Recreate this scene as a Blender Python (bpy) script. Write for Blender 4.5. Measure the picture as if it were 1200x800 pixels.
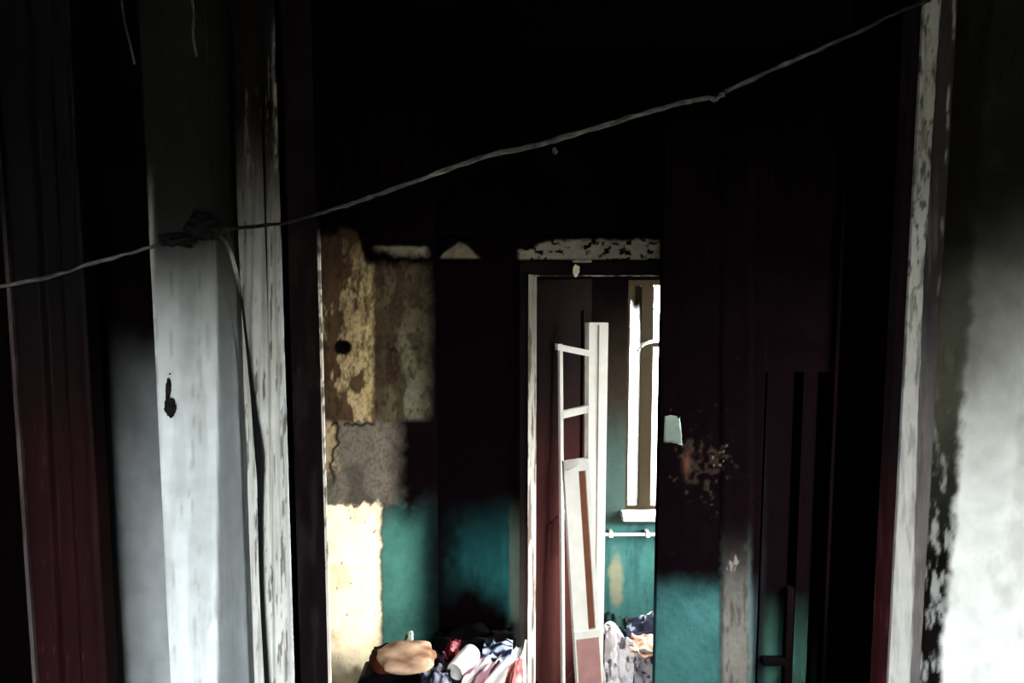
import bpy, bmesh, math, random
import numpy as np
from mathutils import Vector, Matrix

for o in list(bpy.data.objects):
    bpy.data.objects.remove(o)
SC = bpy.context.scene
COL = SC.collection

# ------------------------------------------------------------------ camera
EYE, F, PITCH = 2.1, 850.0, math.radians(5.5)
cam_d = bpy.data.cameras.new('camera')
cam = bpy.data.objects.new('camera', cam_d)
COL.objects.link(cam)
cam.location = (0, 0, EYE)
cam.rotation_euler = (math.pi / 2 - PITCH, 0, 0)
cam_d.sensor_width = 36.0
cam_d.lens = 36.0 * F / 1200.0
cam_d.clip_start = 0.02
SC.camera = cam

# ------------------------------------------------------------------ daylight
SKY_STRENGTH = 75.0
wd = bpy.data.worlds.new('overcast_sky')
SC.world = wd
wd.use_nodes = True
bg = wd.node_tree.nodes['Background']
bg.inputs['Color'].default_value = (0.93, 0.97, 1.0, 1)
bg.inputs['Strength'].default_value = SKY_STRENGTH
SC.view_settings.view_transform = 'Standard'
SC.view_settings.look = 'None'
SC.view_settings.gamma = 1.0
SC.view_settings.exposure = 0.0
SC.view_settings.use_curve_mapping = False


def portal(name, loc, rot, sx, sy):
    """daylight sampling portal that fills a window opening"""
    l = bpy.data.lights.new(name, 'AREA')
    l.shape = 'RECTANGLE'
    l.size, l.size_y = sx, sy
    l.cycles.is_portal = True
    o = bpy.data.objects.new(name, l)
    o.location = loc
    o.rotation_euler = rot
    COL.objects.link(o)


# ------------------------------------------------------------------ pixel <-> space
CP, SP = math.cos(PITCH), math.sin(PITCH)


def ray(px, py):
    a, b = (px - 600.0) / F, (400.0 - py) / F
    return Vector((a, CP + b * SP, -SP + b * CP))


def at(px, py, d):
    r = ray(px, py)
    return Vector((0, 0, EYE)) + r * (d / r.y)


def onz(px, py, z):
    r = ray(px, py)
    return Vector((0, 0, EYE)) + r * ((z - EYE) / r.z)


def proj(x, y, z):
    """numpy: world -> photo pixel"""
    zz = z - EYE
    dep = y * CP - zz * SP
    up = y * SP + zz * CP
    return 600 + F * x / dep, 400 - F * up / dep


# ------------------------------------------------------------------ noise (numpy)
def _hash(i, j, s):
    v = np.sin(i * 127.1 + j * 311.7 + s * 74.7) * 43758.5453
    return v - np.floor(v)


def vnoise(x, y, s=0):
    xi, yi = np.floor(x), np.floor(y)
    fx, fy = x - xi, y - yi
    fx, fy = fx * fx * (3 - 2 * fx), fy * fy * (3 - 2 * fy)
    a, b = _hash(xi, yi, s), _hash(xi + 1, yi, s)
    c, d = _hash(xi, yi + 1, s), _hash(xi + 1, yi + 1, s)
    return (a * (1 - fx) + b * fx) * (1 - fy) + (c * (1 - fx) + d * fx) * fy


def fbm(x, y, s=0, o=4):
    t, amp, tot = 0, 1.0, 0
    for k in range(o):
        t = t + amp * vnoise(x * 2 ** k + 17.3 * k, y * 2 ** k - 9.1 * k, s + k)
        tot += amp
        amp *= 0.55
    return t / tot


def sm(a, b, x):
    t = np.clip((x - a) / (b - a), 0, 1)
    return t * t * (3 - 2 * t)


def lin(c):
    c = np.array(c[:3], float) / 255.0
    return np.where(c <= 0.04045, c / 12.92, ((c + 0.055) / 1.055) ** 2.4)


class Paint:
    """layered albedo per vertex: plaster, paint, soot, bare patches, some painted shade"""
    def __init__(self, n, c):
        self.c = np.tile(lin(c), (n, 1))

    def lay(self, c, m):
        m = np.clip(np.asarray(m, float), 0, 1)[:, None]
        self.c = self.c * (1 - m) + lin(c)[None, :] * m
        return self


SOOT = (6, 3, 4)

# ------------------------------------------------------------------ materials
MATS = {}


def nmat(name, rough=0.9, spec=0.15, bump=0.3, bscale=60.0, attr=None, color=(128, 128, 128),
         var=0.15, vscale=20.0, metallic=0.0, detail=6.0):
    if name in MATS:
        return MATS[name]
    m = bpy.data.materials.new(name)
    m.use_nodes = True
    nt = m.node_tree
    b = nt.nodes['Principled BSDF']
    b.inputs['Roughness'].default_value = rough
    b.inputs['Specular IOR Level'].default_value = spec
    b.inputs['Metallic'].default_value = metallic
    tc = nt.nodes.new('ShaderNodeTexCoord')
    nz = nt.nodes.new('ShaderNodeTexNoise')
    nz.inputs['Scale'].default_value = vscale
    nz.inputs['Detail'].default_value = detail
    nt.links.new(tc.outputs['Object'], nz.inputs['Vector'])
    rp = nt.nodes.new('ShaderNodeMapRange')
    rp.inputs['From Min'].default_value = 0.3
    rp.inputs['From Max'].default_value = 0.7
    rp.inputs['To Min'].default_value = 1.0 - var
    rp.inputs['To Max'].default_value = 1.0 + var * 0.4
    nt.links.new(nz.outputs['Fac'], rp.inputs['Value'])
    mx = nt.nodes.new('ShaderNodeVectorMath')
    mx.operation = 'SCALE'
    if attr:
        at_ = nt.nodes.new('ShaderNodeAttribute')
        at_.attribute_name = attr
        nt.links.new(at_.outputs['Color'], mx.inputs[0])
    else:
        l = lin(color)
        mx.inputs[0].default_value = (l[0], l[1], l[2])
    nt.links.new(rp.outputs['Result'], mx.inputs['Scale'])
    nt.links.new(mx.outputs['Vector'], b.inputs['Base Color'])
    if bump:
        n2 = nt.nodes.new('ShaderNodeTexNoise')
        n2.inputs['Scale'].default_value = bscale
        n2.inputs['Detail'].default_value = 5
        nt.links.new(tc.outputs['Object'], n2.inputs['Vector'])
        bp = nt.nodes.new('ShaderNodeBump')
        bp.inputs['Strength'].default_value = bump
        bp.inputs['Distance'].default_value = 0.004
        nt.links.new(n2.outputs['Fac'], bp.inputs['Height'])
        nt.links.new(bp.outputs['Normal'], b.inputs['Normal'])
    MATS[name] = m
    return m


M_PLASTER = nmat('sooted_plaster', attr='col', bump=0.35, bscale=45, spec=0.0)
M_WOOD = nmat('scorched_painted_wood', attr='col', bump=0.25, bscale=70, rough=0.9, spec=0.0)
M_GLOSS = nmat('gloss_painted_wood', attr='col', bump=0.1, bscale=40, rough=0.6, spec=0.04, var=0.1)
M_SOOT = nmat('soot_black', color=SOOT, bump=0.4, bscale=35, spec=0.0)
M_HALL = nmat('hall_plaster', color=(205, 208, 205), bump=0.2, bscale=30)
M_FLOOR = nmat('charred_floor_boards', color=(58, 46, 40), bump=0.5, bscale=25)
M_WHITE = nmat('white_painted_wood', color=(235, 230, 218), rough=0.5, spec=0.3, bump=0.1, var=0.08)
M_MAROON = nmat('maroon_paint', color=(62, 28, 28), rough=0.5, spec=0.3, bump=0.15, var=0.25, vscale=8)
M_CLOTH = nmat('creased_cloth', attr='col', rough=0.95, spec=0.05, bump=0.3, bscale=120, var=0.12, vscale=40)
M_GROUND = nmat('yard_ground', color=(120, 118, 105), bump=0)
M_METAL = nmat('sooted_metal', color=(9, 8, 8), rough=0.8, spec=0.0, bump=0.2)
M_WIRE = nmat('burnt_wire', attr='col', rough=0.7, spec=0.1, bump=0.4, bscale=200, var=0.3, vscale=120)
M_BRICK = nmat('outer_render', color=(150, 140, 125), bump=0.3)


def glass_mat(name, scale, lo, hi, zlo, zhi):
    """window glass: clear pane with soot baked on, denser towards the top of the pane"""
    m = bpy.data.materials.new(name)
    m.use_nodes = True
    nt = m.node_tree
    nt.nodes.clear()
    out = nt.nodes.new('ShaderNodeOutputMaterial')
    tr = nt.nodes.new('ShaderNodeBsdfTransparent')
    gl = nt.nodes.new('ShaderNodeBsdfGlossy')
    gl.inputs['Roughness'].default_value = 0.05
    so = nt.nodes.new('ShaderNodeBsdfDiffuse')
    so.inputs['Color'].default_value = (*lin((60, 50, 32)), 1)
    m1 = nt.nodes.new('ShaderNodeMixShader')
    m1.inputs[0].default_value = 0.05
    nt.links.new(tr.outputs[0], m1.inputs[1])
    nt.links.new(gl.outputs[0], m1.inputs[2])
    m2 = nt.nodes.new('ShaderNodeMixShader')
    ge = nt.nodes.new('ShaderNodeNewGeometry')
    sx = nt.nodes.new('ShaderNodeSeparateXYZ')
    nt.links.new(ge.outputs['Position'], sx.inputs[0])
    mr = nt.nodes.new('ShaderNodeMapRange')
    mr.inputs['From Min'].default_value = zlo
    mr.inputs['From Max'].default_value = zhi
    nt.links.new(sx.outputs['Z'], mr.inputs['Value'])
    nz = nt.nodes.new('ShaderNodeTexNoise')
    nz.inputs['Scale'].default_value = scale
    nt.links.new(ge.outputs['Position'], nz.inputs['Vector'])
    ad = nt.nodes.new('ShaderNodeMath')
    ad.operation = 'MULTIPLY_ADD'
    nt.links.new(nz.outputs['Fac'], ad.inputs[0])
    ad.inputs[1].default_value = 0.35
    nt.links.new(mr.outputs['Result'], ad.inputs[2])
    m3 = nt.nodes.new('ShaderNodeMapRange')
    m3.inputs['From Min'].default_value = lo
    m3.inputs['From Max'].default_value = hi
    nt.links.new(ad.outputs[0], m3.inputs['Value'])
    nt.links.new(m3.outputs['Result'], m2.inputs[0])
    nt.links.new(m1.outputs[0], m2.inputs[1])
    nt.links.new(so.outputs[0], m2.inputs[2])
    nt.links.new(m2.outputs[0], out.inputs[0])
    return m


# ------------------------------------------------------------------ builders
def tag(o, label=None, cat=None, group=None, kind=None):
    if label:
        o['label'] = label
    if cat:
        o['category'] = cat
    if group:
        o['group'] = group
    if kind:
        o['kind'] = kind
    return o


def empty(name, loc):
    o = bpy.data.objects.new(name, None)
    o.empty_display_size = 0.1
    o.location = loc
    COL.objects.link(o)
    return o


def link(name, me, mat, parent=None, smooth=False):
    o = bpy.data.objects.new(name, me)
    if mat:
        me.materials.append(mat)
    COL.objects.link(o)
    if parent:
        o.parent = parent
        p = Matrix.Translation(-parent.location)
        me.transform(p)
    if smooth:
        me.polygons.foreach_set('use_smooth', [True] * len(me.polygons))
    return o


def mesh(name, verts, faces, mat, parent=None, cols=None, smooth=False):
    me = bpy.data.meshes.new(name)
    me.from_pydata([tuple(v) for v in verts], [], faces)
    if cols is not None:
        a = me.color_attributes.new('col', 'FLOAT_COLOR', 'POINT')
        buf = np.ones((len(verts), 4))
        buf[:, :3] = cols
        a.data.foreach_set('color', buf.ravel())
    me.update()
    return link(name, me, mat, parent, smooth)


def boxes(name, lst, mat, parent=None, bev=0.0):
    """list of (x0,x1,y0,y1,z0,z1)"""
    bm = bmesh.new()
    for x0, x1, y0, y1, z0, z1 in lst:
        r = bmesh.ops.create_cube(bm, size=1)
        bmesh.ops.scale(bm, vec=(x1 - x0, y1 - y0, z1 - z0), verts=r['verts'])
        bmesh.ops.translate(bm, vec=((x0 + x1) / 2, (y0 + y1) / 2, (z0 + z1) / 2), verts=r['verts'])
    if bev:
        bmesh.ops.bevel(bm, geom=bm.edges[:], offset=bev, segments=2, affect='EDGES')
    me = bpy.data.meshes.new(name)
    bm.to_mesh(me)
    bm.free()
    return link(name, me, mat, parent)


def patch(name, plan, z0, z1, thick, mat, parent=None, color=None, relief=None, step=0.006,
          zstep=0.006, zfine=None, smooth=True):
    """Upright sheet of masonry/wood along the plan polyline (front face to the right-hand side when
    walking it = towards the hall), dense grid with relief and per-vertex albedo, closed behind."""
    P = [Vector((a, b)) for a, b in plan]
    us, pts, nrm = [], [], []
    for i in range(len(P) - 1):
        d = P[i + 1] - P[i]
        n = max(2, int(d.length / step) + 1)
        nn = Vector((d.y, -d.x)).normalized()
        for k in range(n + (1 if i == len(P) - 2 else 0)):
            pts.append(P[i] + d * (k / n))
            nrm.append(nn)
    if zfine:
        a, b = zfine
        zs = list(np.linspace(z0, a, 3))[:-1] if a > z0 + 1e-4 else []
        zs += list(np.linspace(max(a, z0), min(b, z1), max(3, int((b - a) / zstep))))
        if b < z1 - 1e-4:
            zs += list(np.linspace(b, z1, 3))[1:]
    else:
        zs = list(np.linspace(z0, z1, max(3, int((z1 - z0) / zstep))))
    nu, nz = len(pts), len(zs)
    X = np.array([[p.x for p in pts]] * nz)
    Y = np.array([[p.y for p in pts]] * nz)
    Z = np.array([[z] * nu for z in zs])
    NX = np.array([[n.x for n in nrm]] * nz)
    NY = np.array([[n.y for n in nrm]] * nz)
    px, py = proj(X, Y, Z)
    if relief is not None:
        r = relief(px, py)
        X = X + NX * r
        Y = Y + NY * r
    n = nu * nz
    V = np.stack([X.ravel(), Y.ravel(), Z.ravel()], 1)
    faces = []
    for j in range(nz - 1):
        for i in range(nu - 1):
            a = j * nu + i
            faces.append((a, a + 1, a + 1 + nu, a + nu))
    c = color(px.ravel(), py.ravel()).c
    # closed rear
    B = np.array([[p.x, p.y] for p in pts])
    if len(P) == 2:
        Bk = B - np.array([nrm[0].x, nrm[0].y]) * thick
    else:
        q = P[-1] - P[0]
        nn = Vector((q.y, -q.x)).normalized()
        Bk = np.array([[P[0].x + q.x * k / (nu - 1), P[0].y + q.y * k / (nu - 1)] for k in range(nu)])
        Bk = Bk - np.array([nn.x, nn.y]) * thick
    ring = [j * nu for j in range(nz)], [j * nu + nu - 1 for j in range(nz)]
    extra, ex_c = [], []
    base = n

    def add(v, cc):
        extra.append(v)
        ex_c.append(cc)
        return base + len(extra) - 1
    L = [add((Bk[0][0], Bk[0][1], zs[j]), c[ring[0][j]]) for j in range(nz)]
    R = [add((Bk[-1][0], Bk[-1][1], zs[j]), c[ring[1][j]]) for j in range(nz)]
    for j in range(nz - 1):
        faces.append((L[j], ring[0][j], ring[0][j + 1], L[j + 1]))
        faces.append((ring[1][j], R[j], R[j + 1], ring[1][j + 1]))
        faces.append((R[j], L[j], L[j + 1], R[j + 1]))
    faces.append(tuple([L[0]] + [R[0]] + [i for i in range(nu - 1, -1, -1)]))
    faces.append(tuple([n - nu + i for i in range(nu)] + [R[-1]] + [L[-1]]))
    V = np.vstack([V, np.array(extra)])
    c = np.vstack([c, np.array(ex_c)])
    o = mesh(name, V, faces, mat, parent, c)
    if smooth:
        n_f = (nu - 1) * (nz - 1)
        o.data.polygons.foreach_set('use_smooth', [i < n_f and relief is not None for i in range(len(o.data.polygons))])
    return o


def tube(name, pts, rad, mat, parent=None, cols=None, seg=8, sub=4):
    """tube through pts (Catmull-Rom), rad a number or list"""
    P = [Vector(p) for p in pts]
    R = rad if isinstance(rad, (list, tuple)) else [rad] * len(P)
    C = cols if cols is not None else [(40, 36, 36)] * len(P)
    Q, QR, QC = [], [], []
    for i in range(len(P) - 1):
        p0, p1, p2, p3 = P[max(i - 1, 0)], P[i], P[i + 1], P[min(i + 2, len(P) - 1)]
        for k in range(sub):
            t = k / sub
            Q.append(0.5 * ((2 * p1) + (-p0 + p2) * t + (2 * p0 - 5 * p1 + 4 * p2 - p3) * t * t + (-p0 + 3 * p1 - 3 * p2 + p3) * t ** 3))
            QR.append(R[i] * (1 - t) + R[i + 1] * t)
            QC.append(lin(C[i]) * (1 - t) + lin(C[i + 1]) * t)
    Q.append(P[-1]); QR.append(R[-1]); QC.append(lin(C[-1]))
    V, Fc, CC = [], [], []
    for i, q in enumerate(Q):
        d = (Q[min(i + 1, len(Q) - 1)] - Q[max(i - 1, 0)]).normalized()
        h = Vector((0, 0, 1)) if abs(d.z) < 0.8 else Vector((1, 0, 0))
        a = d.cross(h).normalized()
        b = a.cross(d).normalized()
        for k in range(seg):
            t = 2 * math.pi * k / seg
            V.append(q + (a * math.cos(t) + b * math.sin(t)) * QR[i])
            CC.append(QC[i])
    for i in range(len(Q) - 1):
        for k in range(seg):
            k2 = (k + 1) % seg
            Fc.append((i * seg + k, i * seg + k2, (i + 1) * seg + k2, (i + 1) * seg + k))
    Fc.append(tuple(range(seg)))
    Fc.append(tuple(range((len(Q) - 1) * seg + seg - 1, (len(Q) - 1) * seg - 1, -1)))
    return mesh(name, V, Fc, mat, parent, np.array(CC), smooth=True)


def blob(name, center, size, rotz, color, mat, parent=None, amp=0.15, freq=2.0, seed=1, tilt=0.0, sq=1.0, c2=None):
    """lumpy soft body: pillow, bundle, clod"""
    bm = bmesh.new()
    bmesh.ops.create_icosphere(bm, subdivisions=4, radius=1)
    M = Matrix.Rotation(rotz, 3, 'Z') @ Matrix.Rotation(tilt, 3, 'Y')
    cols = []
    co = np.array([v.co for v in bm.verts])
    n1 = fbm(co[:, 0] * freq + 5, co[:, 1] * freq + co[:, 2] * freq * 0.7, seed, 3) - 0.5
    n2 = fbm(co[:, 2] * freq + 9, co[:, 0] * freq - co[:, 1] * freq, seed + 7, 3) - 0.5
    for i, v in enumerate(bm.verts):
        p = v.co.copy()
        if sq != 1.0:
            p = Vector([math.copysign(abs(q) ** sq, q) for q in p])
        p *= 1 + amp * 2 * (n1[i] + n2[i])
        p = Vector((p.x * size[0], p.y * size[1], p.z * size[2]))
        v.co = M @ p + Vector(center)
        k = min(max((n1[i] * 3 + 0.5), 0), 1)
        cols.append(lin(color) * (0.85 + 0.3 * k) if c2 is None else (lin(color) * k + lin(c2) * (1 - k)))
    me = bpy.data.meshes.new(name)
    bm.to_mesh(me)
    bm.free()
    a = me.color_attributes.new('col', 'FLOAT_COLOR', 'POINT')
    buf = np.ones((len(cols), 4))
    buf[:, :3] = np.array(cols)
    a.data.foreach_set('color', buf.ravel())
    return link(name, me, mat, parent, True)


def cloth(name, corners, hfun, colfun, mat, nu=40, nv=40, thick=0.006, parent=None, dirn=(0, 0, 1)):
    """creased sheet: bilinear over 4 corners (A,B,C,D around), height added by hfun(u,v)"""
    A, B, C, D = [np.array(c) for c in corners]
    u, v = np.meshgrid(np.linspace(0, 1, nu), np.linspace(0, 1, nv))
    wob = (fbm(u * 5, v * 5, 31, 3) - 0.5) * 0.08
    uu, vv = u + wob, v + (fbm(u * 5 + 8, v * 5, 33, 3) - 0.5) * 0.08
    P = (A[None, None] * ((1 - uu) * (1 - vv))[..., None] + B * (uu * (1 - vv))[..., None] + C * (uu * vv)[..., None] + D * ((1 - uu) * vv)[..., None])
    P += hfun(u, v)[..., None] * np.array(dirn)
    c = colfun(u.ravel(), v.ravel())
    n = nu * nv
    top = P.reshape(-1, 3)
    bot = top - np.array([0, 0, thick])
    Fc = []
    for j in range(nv - 1):
        for i in range(nu - 1):
            a = j * nu + i
            Fc.append((a, a + 1, a + 1 + nu, a + nu))
            Fc.append((n + a, n + a + nu, n + a + 1 + nu, n + a + 1))
    ring = list(range(nu)) + [j * nu + nu - 1 for j in range(1, nv)] + [(nv - 1) * nu + i for i in range(nu - 2, -1, -1)] + [j * nu for j in range(nv - 2, 0, -1)]
    for k in range(len(ring)):
        a, b = ring[k], ring[(k + 1) % len(ring)]
        Fc.append((b, a, n + a, n + b))
    return mesh(name, np.vstack([top, bot]), Fc, mat, parent, np.vstack([c, c]), smooth=True)


def uvbox(name, quad, nrm_off, rects, mat, parent=None):
    """boards in a tilted panel: quad = BL,BR,TR,TL world points (front), rects (u0,u1,v0,v1,front,back)"""
    BL, BR, TR, TL = [Vector(q) for q in quad]
    nn = (BR - BL).cross(TL - BL).normalized()
    V, Fc = [], []

    def W(u, v, o):
        return BL * ((1 - u) * (1 - v)) + BR * (u * (1 - v)) + TR * (u * v) + TL * ((1 - u) * v) + nn * o
    for u0, u1, v0, v1, fr, bk, *sk in rects:
        dv = sk[0] if sk else 0.0
        b = len(V)
        for o in (fr, bk):
            V += [W(u0, v0, o), W(u1, v0 + dv, o), W(u1, v1 + dv, o), W(u0, v1, o)]
        Fc += [(b, b + 1, b + 2, b + 3), (b + 7, b + 6, b + 5, b + 4), (b, b + 4, b + 5, b + 1), (b + 1, b + 5, b + 6, b + 2), (b + 2, b + 6, b + 7, b + 3), (b + 3, b + 7, b + 4, b)]
    return mesh(name, V, Fc, mat, parent)


# ================================================================== STRUCTURE
XL, XR = -1.45, 1.45          # outer side walls (inner faces)
YB, YF = -2.4, 3.9            # hall rear wall, window wall of the far room
CEIL = 2.85
D1, D1B = 1.39, 1.61          # wall with the big opening
D2, D2B = 2.70, 2.82          # wall with the inner door
W = 0.18

tag(boxes('ground', [(-30, 30, -30, 30, -0.5, -0.25)], M_GROUND), kind='structure')
tag(boxes('floor', [(XL - W, XR + W, YB - W, YF + W, -0.2, 0.0)], M_FLOOR), kind='structure')
tag(boxes('ceiling', [(XL - W, XR + W, YB - W, YF + W, CEIL, CEIL + 0.2)], M_SOOT), kind='structure')


def wall_open(name, axis, c, a0, a1, thick, holes, mat, outward):
    """wall slab with rectangular holes; axis 'x' runs along x at y=c, 'y' runs along y at x=c"""
    xs = sorted({a0, a1, *[h[0] for h in holes], *[h[1] for h in holes]})
    L = []
    t0, t1 = (c, c + thick * outward) if outward > 0 else (c + thick * outward, c)
    for i in range(len(xs) - 1):
        m = (xs[i] + xs[i + 1]) / 2
        hs = sorted([(h[2], h[3]) for h in holes if h[0] < m < h[1]])
        z = 0.0
        for lo, hi in hs:
            L.append((xs[i], xs[i + 1], z, lo))
            z = hi
        L.append((xs[i], xs[i + 1], z, CEIL))
    if axis == 'x':
        B = [(p, q, t0, t1, lo, hi) for p, q, lo, hi in L if hi > lo]
    else:
        B = [(t0, t1, p, q, lo, hi) for p, q, lo, hi in L if hi > lo]
    return tag(boxes(name, B, mat), kind='structure')


HALLWIN_ADDED = (-0.55, 0.75, 0.75, 2.05)  # added window behind the camera, unseen, brings daylight into the hall
wall_open('wall_rear', 'x', YB, XL - W, XR + W, W, [HALLWIN_ADDED], M_HALL, -1)
wall_open('wall_left', 'y', XL, YB, YF, W, [], M_HALL, -1)
MIDWIN_ADDED = (1.68, 2.36, 0.95, 2.15)  # added unseen window, lights the angled wall and heap from the right
FARWIN2_ADDED = (2.92, 3.78, 0.75, 2.2)  # added unseen second window, brightens the leaning frames from the right
wall_open('wall_right', 'y', XR, YB, YF, W, [MIDWIN_ADDED, FARWIN2_ADDED], M_SOOT, 1)


def window(name, axis, c, a0, a1, z0, z1, glass, label):
    """wooden casement: outer frame, mullion, transom, two lower panes and two upper panes"""
    e = empty(name, ((a0 + a1) / 2, c, z0) if axis == 'x' else (c, (a0 + a1) / 2, z0))
    tag(e, kind='structure')
    e['label'] = label
    f, m = 0.05, (a0 + a1) / 2
    zt = z0 + (z1 - z0) * 0.72

    def bx(p, q, lo, hi, t=0.03):
        return (p, q, c - t, c + t, lo, hi) if axis == 'x' else (c - t, c + t, p, q, lo, hi)
    boxes('window_frame', [bx(a0, a0 + f, z0, z1), bx(a1 - f, a1, z0, z1), bx(a0 + f, a1 - f, z0, z0 + f), bx(a0 + f, a1 - f, z1 - f, z1)], M_WHITE, e)
    boxes('mullion', [bx(m - 0.025, m + 0.025, z0 + f, z1 - f)], M_WHITE, e)
    boxes('transom', [bx(a0 + f, m - 0.025, zt, zt + 0.04), bx(m + 0.025, a1 - f, zt, zt + 0.04)], M_WHITE, e)
    for p, q in ((a0 + f, m - 0.025), (m + 0.025, a1 - f)):
        for lo, hi in ((z0 + f, zt), (zt + 0.04, z1 - f)):
            boxes('pane', [bx(p, q, lo, hi, 0.002)], glass, e)
    return e


G_CLEAR = glass_mat('clear_window_glass', 6, 0.9, 2.0, 0.5, 3.5)
window('added_window_2', 'x', YB - 0.09, *HALLWIN_ADDED, G_CLEAR, 'added white four pane window, out of view in the rear hall wall')
window('added_window_3', 'y', XR + 0.09, *MIDWIN_ADDED, G_CLEAR, 'added white window, out of view in the side wall of the burnt room')
window('added_window_4', 'y', XR + 0.09, *FARWIN2_ADDED, G_CLEAR, 'added white window, out of view in the side wall of the far room')
portal('daylight_added_hall_window', ((HALLWIN_ADDED[0] + HALLWIN_ADDED[1]) / 2, YB - 0.16, (HALLWIN_ADDED[2] + HALLWIN_ADDED[3]) / 2), (math.pi / 2, 0, 0), 1.3, 1.3)
portal('daylight_added_middle_window', (XR + 0.16, (MIDWIN_ADDED[0] + MIDWIN_ADDED[1]) / 2, (MIDWIN_ADDED[2] + MIDWIN_ADDED[3]) / 2), (0, math.pi / 2, 0), 1.2, 0.68)
portal('daylight_added_far_side_window', (XR + 0.16, (FARWIN2_ADDED[0] + FARWIN2_ADDED[1]) / 2, (FARWIN2_ADDED[2] + FARWIN2_ADDED[3]) / 2), (0, math.pi / 2, 0), 1.45, 0.86)

# ---------------------------------------------------------------- hall wall with the big opening, left side
xc0 = at(291, 400, D1).x                 # casing outer edge / pilaster return
xo = at(333, 400, D1 - 0.03).x           # opening edge, left
xp0 = at(181, 400, 1.25).x               # pilaster
xr = at(1062, 400, D1 - 0.03).x          # opening edge, right


def soot_up(py, lo, hi, px=None, amp=60, s=3):
    """soot fallout: 1 above lo, 0 below hi, ragged"""
    w = 0 if px is None else (fbm(px / 60, py / 90, s) - 0.5) * amp * 2
    return 1 - sm(lo, hi, py + w)


def c_wall_left(px, py):
    p = Paint(len(px), (150, 156, 159))
    g = fbm(px / 25, py / 120, 5)
    p.lay((105, 108, 109), 0.5 * sm(0.45, 0.75, g))
    p.lay((60, 58, 58), 0.85 * (1 - sm(128, 205, px + (fbm(px / 30, py / 60, 9) - .5) * 20)))  # pilaster's shade on this strip painted in, darker to the left
    p.lay(SOOT, 1 - sm(108, 140, px + (fbm(px / 30, py / 60, 9) - .5) * 16))  # soot black at the far left, deepens that painted shade
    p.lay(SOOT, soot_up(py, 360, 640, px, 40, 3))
    return p


def c_pilaster(px, py):
    p = Paint(len(px), (222, 230, 232))
    g = fbm(px / 18, py / 160, 15)
    p.lay((165, 172, 174), 0.45 * sm(0.45, 0.7, g))
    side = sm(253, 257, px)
    p.lay((96, 101, 103), 0.85 * side)  # return side painted darker, its weaker light put into the colour
    # hairline dirt runs
    p.lay((110, 110, 108), 0.35 * sm(0.66, 0.74, fbm(px / 3.0, py / 140, 21)))
    p.lay((70, 66, 58), 0.85 * soot_up(py, 250, 540, px, 30, 4))
    p.lay((13, 12, 12), 0.97 * soot_up(py, 240, 450, px, 26, 6))
    # pale worn arris
    ar = np.exp(-((px - (178 + (py - 400) * 0.012)) / 3.0) ** 2)
    p.lay((190, 190, 180), 0.5 * ar * sm(180, 300, py))
    return p


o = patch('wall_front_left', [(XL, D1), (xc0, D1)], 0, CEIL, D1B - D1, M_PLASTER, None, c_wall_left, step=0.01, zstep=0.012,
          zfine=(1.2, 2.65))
tag(o, kind='structure')
WFL = o
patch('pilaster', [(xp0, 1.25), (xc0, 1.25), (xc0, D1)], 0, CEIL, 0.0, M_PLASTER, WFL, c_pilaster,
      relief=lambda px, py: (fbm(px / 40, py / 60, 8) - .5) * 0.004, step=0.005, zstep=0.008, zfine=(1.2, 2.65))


def c_casing_l(px, py):
    p = Paint(len(px), (214, 216, 210))
    e = (px - (312 + (py - 400) * 0.019))
    p.lay((150, 148, 144), 0.6 * sm(0.5, 0.7, fbm(px / 4.0, py / 150, 41)))
    p.lay((70, 62, 58), 0.8 * sm(0.66, 0.72, fbm(px / 3.0, py / 45, 43)))
    p.lay((60, 54, 52), 0.9 * soot_up(py, 180, 560, px, 30, 44))
    p.lay(SOOT, 0.95 * soot_up(py, 110, 340, px, 40, 45))
    # chipped paint edges left bare along both arrises
    ch = sm(0.5, 0.62, fbm(px / 6, py / 22, 46))
    p.lay((120, 114, 110), ch * np.exp(-((e - 16) / 2.2) ** 2) * sm(10, 60, py))
    p.lay((100, 96, 92), 0.7 * ch * np.exp(-((e + 17) / 1.6) ** 2) * sm(40, 120, py))
    p.lay((80, 76, 74), 0.6 * sm(0.64, 0.7, fbm(px / 2.5, py / 40, 48)) * (1 - sm(200, 300, py)) * sm(30, 90, py))
    return p


o = patch('trim_1', [(xc0 - 0.002, D1 - 0.03), (xo, D1 - 0.03)], 0, CEIL - 0.1, 0.04, M_WOOD, None, c_casing_l,
          relief=lambda px, py: -0.006 * np.exp(-((px - (311 + (py - 400) * .019)) / 3.5) ** 2) + (fbm(px / 5, py / 120, 50) - .5) * .003,
          step=0.002, zstep=0.006, zfine=(1.2, 2.65))
tag(o, kind='structure')

# reveal of the opening (left), pale broken arris at its rear edge
def c_reveal(px, py):
    p = Paint(len(px), (13, 9, 10))
    p.lay((22, 18, 18), sm(.55, .7, fbm(px / 9, py / 40, 61)))
    return p


o = patch('trim_2', [(xo, D1 - 0.028), (xo, D1B)], 0, CEIL, 0.03, M_PLASTER, None, c_reveal, step=0.01, zstep=0.012, zfine=(1.2, 2.65))
tag(o, kind='structure')


def c_arris(px, py):
    p = Paint(len(px), (215, 205, 190))
    p.lay((60, 50, 44), sm(.52, .6, fbm(px / 5, py / 14, 63)) * 0.8)
    p.lay(SOOT, soot_up(py, 268, 330, px, 20, 64))
    return p


patch('broken_arris', [(xo - 0.001, D1B), (xo + 0.0055, D1B + 0.001)], 0.05, CEIL - 0.3, 0.02, M_PLASTER, o, c_arris, step=0.003, zstep=0.006, zfine=(1.1, 2.3))

# ---------------------------------------------------------------- right side of the opening
def rx(px, py, top):
    """offset from the trim's left edge, in photo pixels (edge leans with perspective)"""
    return px - (top - (py / 800.0) * 44.0)


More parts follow.
